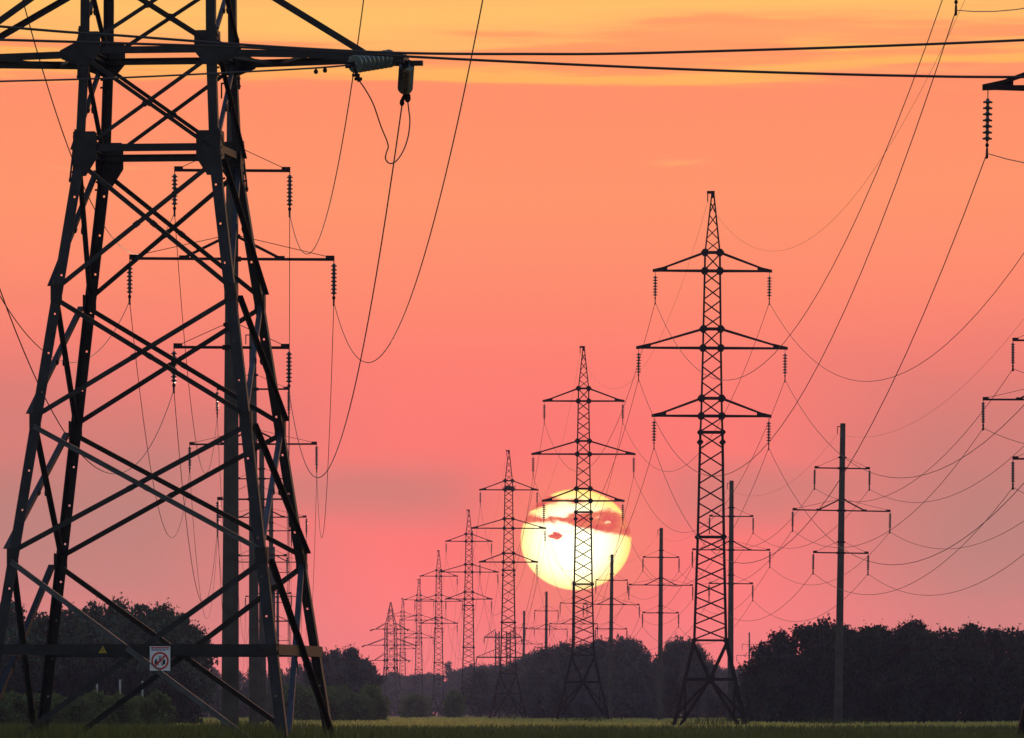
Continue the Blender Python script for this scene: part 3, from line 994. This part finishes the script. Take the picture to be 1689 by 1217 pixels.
wood([(-25, 992), (22, 990), (66, 1002), (112, 1000), (152, 985), (192, 984), (230, 990), (268, 993), (298, 1004), (318, 1030)], 610, 105,
     'dark leafy tree of the wood behind the near pylon', 'trees of the left wood')
under(-20, 325, 46, 585, 1110, 75, 'dark shrub at the foot of the wood behind the near pylon', 'undergrowth of the left wood')
wood([(528, 1070), (552, 1062), (578, 1063), (598, 1078)], 900, 62, 'dark leafy tree of the clump right of the near pylon', 'trees of the middle clump')
put_tree(slim, 614, 1092, 905, 34, 'ragged small tree at the right end of the clump right of the near pylon')
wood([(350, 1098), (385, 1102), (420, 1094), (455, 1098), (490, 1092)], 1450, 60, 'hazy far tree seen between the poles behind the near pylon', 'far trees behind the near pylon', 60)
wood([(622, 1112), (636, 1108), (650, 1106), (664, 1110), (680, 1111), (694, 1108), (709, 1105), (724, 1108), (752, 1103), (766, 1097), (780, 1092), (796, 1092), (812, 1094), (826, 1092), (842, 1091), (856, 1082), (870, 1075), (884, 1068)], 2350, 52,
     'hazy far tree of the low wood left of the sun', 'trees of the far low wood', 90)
wood([(792, 1099), (808, 1098), (824, 1096), (838, 1095), (852, 1088), (866, 1078), (880, 1070)], 1330, 54,
     'dark tree of the wood edge between the two pylons left of the sun', 'trees left of the wood below the sun')
put_tree(slim, 741, 1084, 2300, 30, 'thin ragged far tree standing above the low wood left of the sun')
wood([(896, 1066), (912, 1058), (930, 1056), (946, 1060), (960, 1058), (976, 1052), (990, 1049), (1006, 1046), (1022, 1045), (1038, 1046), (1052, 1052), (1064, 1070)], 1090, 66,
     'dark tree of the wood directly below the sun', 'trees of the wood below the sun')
wood([(1094, 1064), (1106, 1050), (1120, 1045), (1136, 1047), (1150, 1058)], 1010, 56, 'dark tree of the clump between the sun and the tallest pylon', 'trees beside the tallest pylon')
wood([(1080, 1092), (1168, 1090), (1182, 1096), (1196, 1100), (1212, 1100), (1226, 1097), (1240, 1092), (1252, 1086)], 1700, 56, 'hazy far tree in the low gap around the tallest pylon', 'far trees in the gap', 60)
wood([(1262, 1056), (1290, 1034), (1322, 1024), (1358, 1018), (1392, 1026), (1424, 1030), (1456, 1028), (1486, 1030), (1506, 1021), (1532, 1036),
      (1562, 1034), (1596, 1025), (1632, 1029), (1668, 1034), (1702, 1036)], 690, 92,
     'dark leafy tree of the big wood along the right edge', 'trees of the right wood')
under(1255, 1700, 44, 660, 1120, 74, 'dark shrub at the foot of the big wood along the right edge', 'undergrowth of the right wood')
under(640, 900, 24, 2250, 1140, 44, 'dark hazy shrub at the foot of the far low wood', 'undergrowth of the far wood', scrubB)
under(905, 1250, 34, 1060, 1140, 56, 'dark shrub at the foot of the middle woods', 'undergrowth of the middle woods', scrubB)
under(890, 1070, 36, 1070, 1108, 64, 'dark shrub inside the wood below the sun', 'undergrowth below the sun', scrubB)
under(440, 640, 30, 800, 1138, 60, 'green shrub in the scrub right of the near pylon', 'scrub right of the near pylon', bushes[0])
under(330, 520, 34, 1150, 1130, 60, 'hazy shrub in the scrub behind the poles', 'scrub behind the poles', scrubB)
under(-10, 265, 34, 460, 1148, 70, 'bright green shrub in the hedge low behind the near pylon', 'hedge behind the near pylon', bushes[1])
put_tree(bushes[0], 686, 1146, 1180, 52, 'round dark bush at the foot of the small far pylons', None, 'bush')
put_tree(bushes[1], 748, 1142, 1180, 40, 'tall dark bush between two lattice pylons left of the sun', None, 'bush')

for src, H, W in protos + protosB + protosC + bushes + [slim, scrub, scrubB]:
    if src.name not in used:
        for ch in list(src.children): bpy.data.objects.remove(ch)
        bpy.data.objects.remove(src)

# pale posts of a fence at the edge of the left wood
for k, x in enumerate((5, 80, 160, 198, 235)):
    b = MB()
    p = at(x, 1174, 520)
    ht = CAMZ + (1174 - (1119, 1116, 1124, 1122, 1124)[k]) / F * 520
    b.bar((p.x, p.y, -.2), (p.x, p.y, ht), .13, .13)
    b.box((p.x, p.y, ht + .02), .17, .17, .05)
    o = b.build('fence_post', M_POST)
    tag(o, ('pale post far left behind the near pylon front leg', 'tallest pale post, before the dark wood behind the near pylon', 'short pale post left of the crossing braces of the near pylon',
            'thin pale post below the yellow hazard triangle, second from the right', 'rightmost pale post behind the near pylon, left of the white sign')[k], 'post', 'pale fence posts')

# ------------------------------------------------------------------ grass
def blades(name, m, spots, seed, kind='stuff'):
    rnd = random.Random(seed)
    b = MB()
    for (x, y, h, w) in spots:
        a = rnd.random() * 6.283
        dx, dy = math.cos(a) * w / 2, math.sin(a) * w / 2
        lx, ly = rnd.gauss(0, .22) * h, rnd.gauss(0, .22) * h
        k = len(b.v)
        b.v += [Vector((x - dx, y - dy, -.1)), Vector((x + dx, y + dy, -.1)), Vector((x + dx * .7 + lx * .35, y + dy * .7 + ly * .35, h * .55)),
                Vector((x - dx * .7 + lx * .35, y - dy * .7 + ly * .35, h * .55)), Vector((x + lx, y + ly, h))]
        b.f += [[k, k + 1, k + 2, k + 3], [k + 3, k + 2, k + 4]]
    o = b.build(name, m)
    tag(o, kind=kind)
    return o

grnd = random.Random(3)
sp_ = []
def edge(d): return d * .0745
# dark meadow in front
for k in range(26000):
    d = 150 + 290 * grnd.random() ** .8
    x = grnd.uniform(-edge(d), edge(d))
    n1 = noise.noise((x * .12, d * .03, 4.))
    h = .36 + .12 * n1 + grnd.uniform(-.08, .1)
    h += .12 * max(0, -x / edge(d))
    sp_.append((x, d, max(.15, h), grnd.uniform(.03, .09)))
# tall weeds and stalks nearer the camera
for k in range(15000):
    d = 62 + 110 * grnd.random()
    x = grnd.uniform(-edge(d), edge(d))
    u_ = x / edge(d)
    n1 = noise.noise((x * .5, d * .08, 9.))
    ytop = 1207 - 15 * max(0, min(1, (-u_ - .05) * 2.2)) + 11 * n1 + grnd.uniform(-6, 12)
    if grnd.random() < .03: ytop -= grnd.uniform(4, 18)
    h = CAMZ - (ytop - HY) / F * d
    sp_.append((x, d, h, grnd.uniform(.012, .035)))
# rank growth round the feet of the pylons and poles
for m_ in rmats[1:4] + pmats[1:3] + lmats[:2] + [NM]:
    o_ = m_.translation
    for k in range(260):
        a_ = grnd.random() * 6.283; r_ = 3.4 * grnd.random() ** .6
        sp_.append((o_.x + math.cos(a_) * r_, o_.y + math.sin(a_) * r_ * 1.5, grnd.uniform(.3, .85), grnd.uniform(.03, .09)))
gr = blades('meadow_grass', M_GRASS, sp_, 1)
tag(gr, 'tall dark meadow grass along the bottom of the view', 'grass')
sp_ = []
for k in range(34000):
    d = 425 + 900 * grnd.random() ** 1.2
    x = grnd.uniform(-edge(d) - 2, edge(d) + 2)
    n1 = noise.noise((x * .05, d * .01, 2.))
    sp_.append((x, d, .26 + .08 * n1 + grnd.uniform(-.06, .1), grnd.uniform(.12, .3)))
gr = blades('field_grass', M_FIELD, sp_, 2)
tag(gr, 'pale green field grass in a bright strip before the woods', 'grass')
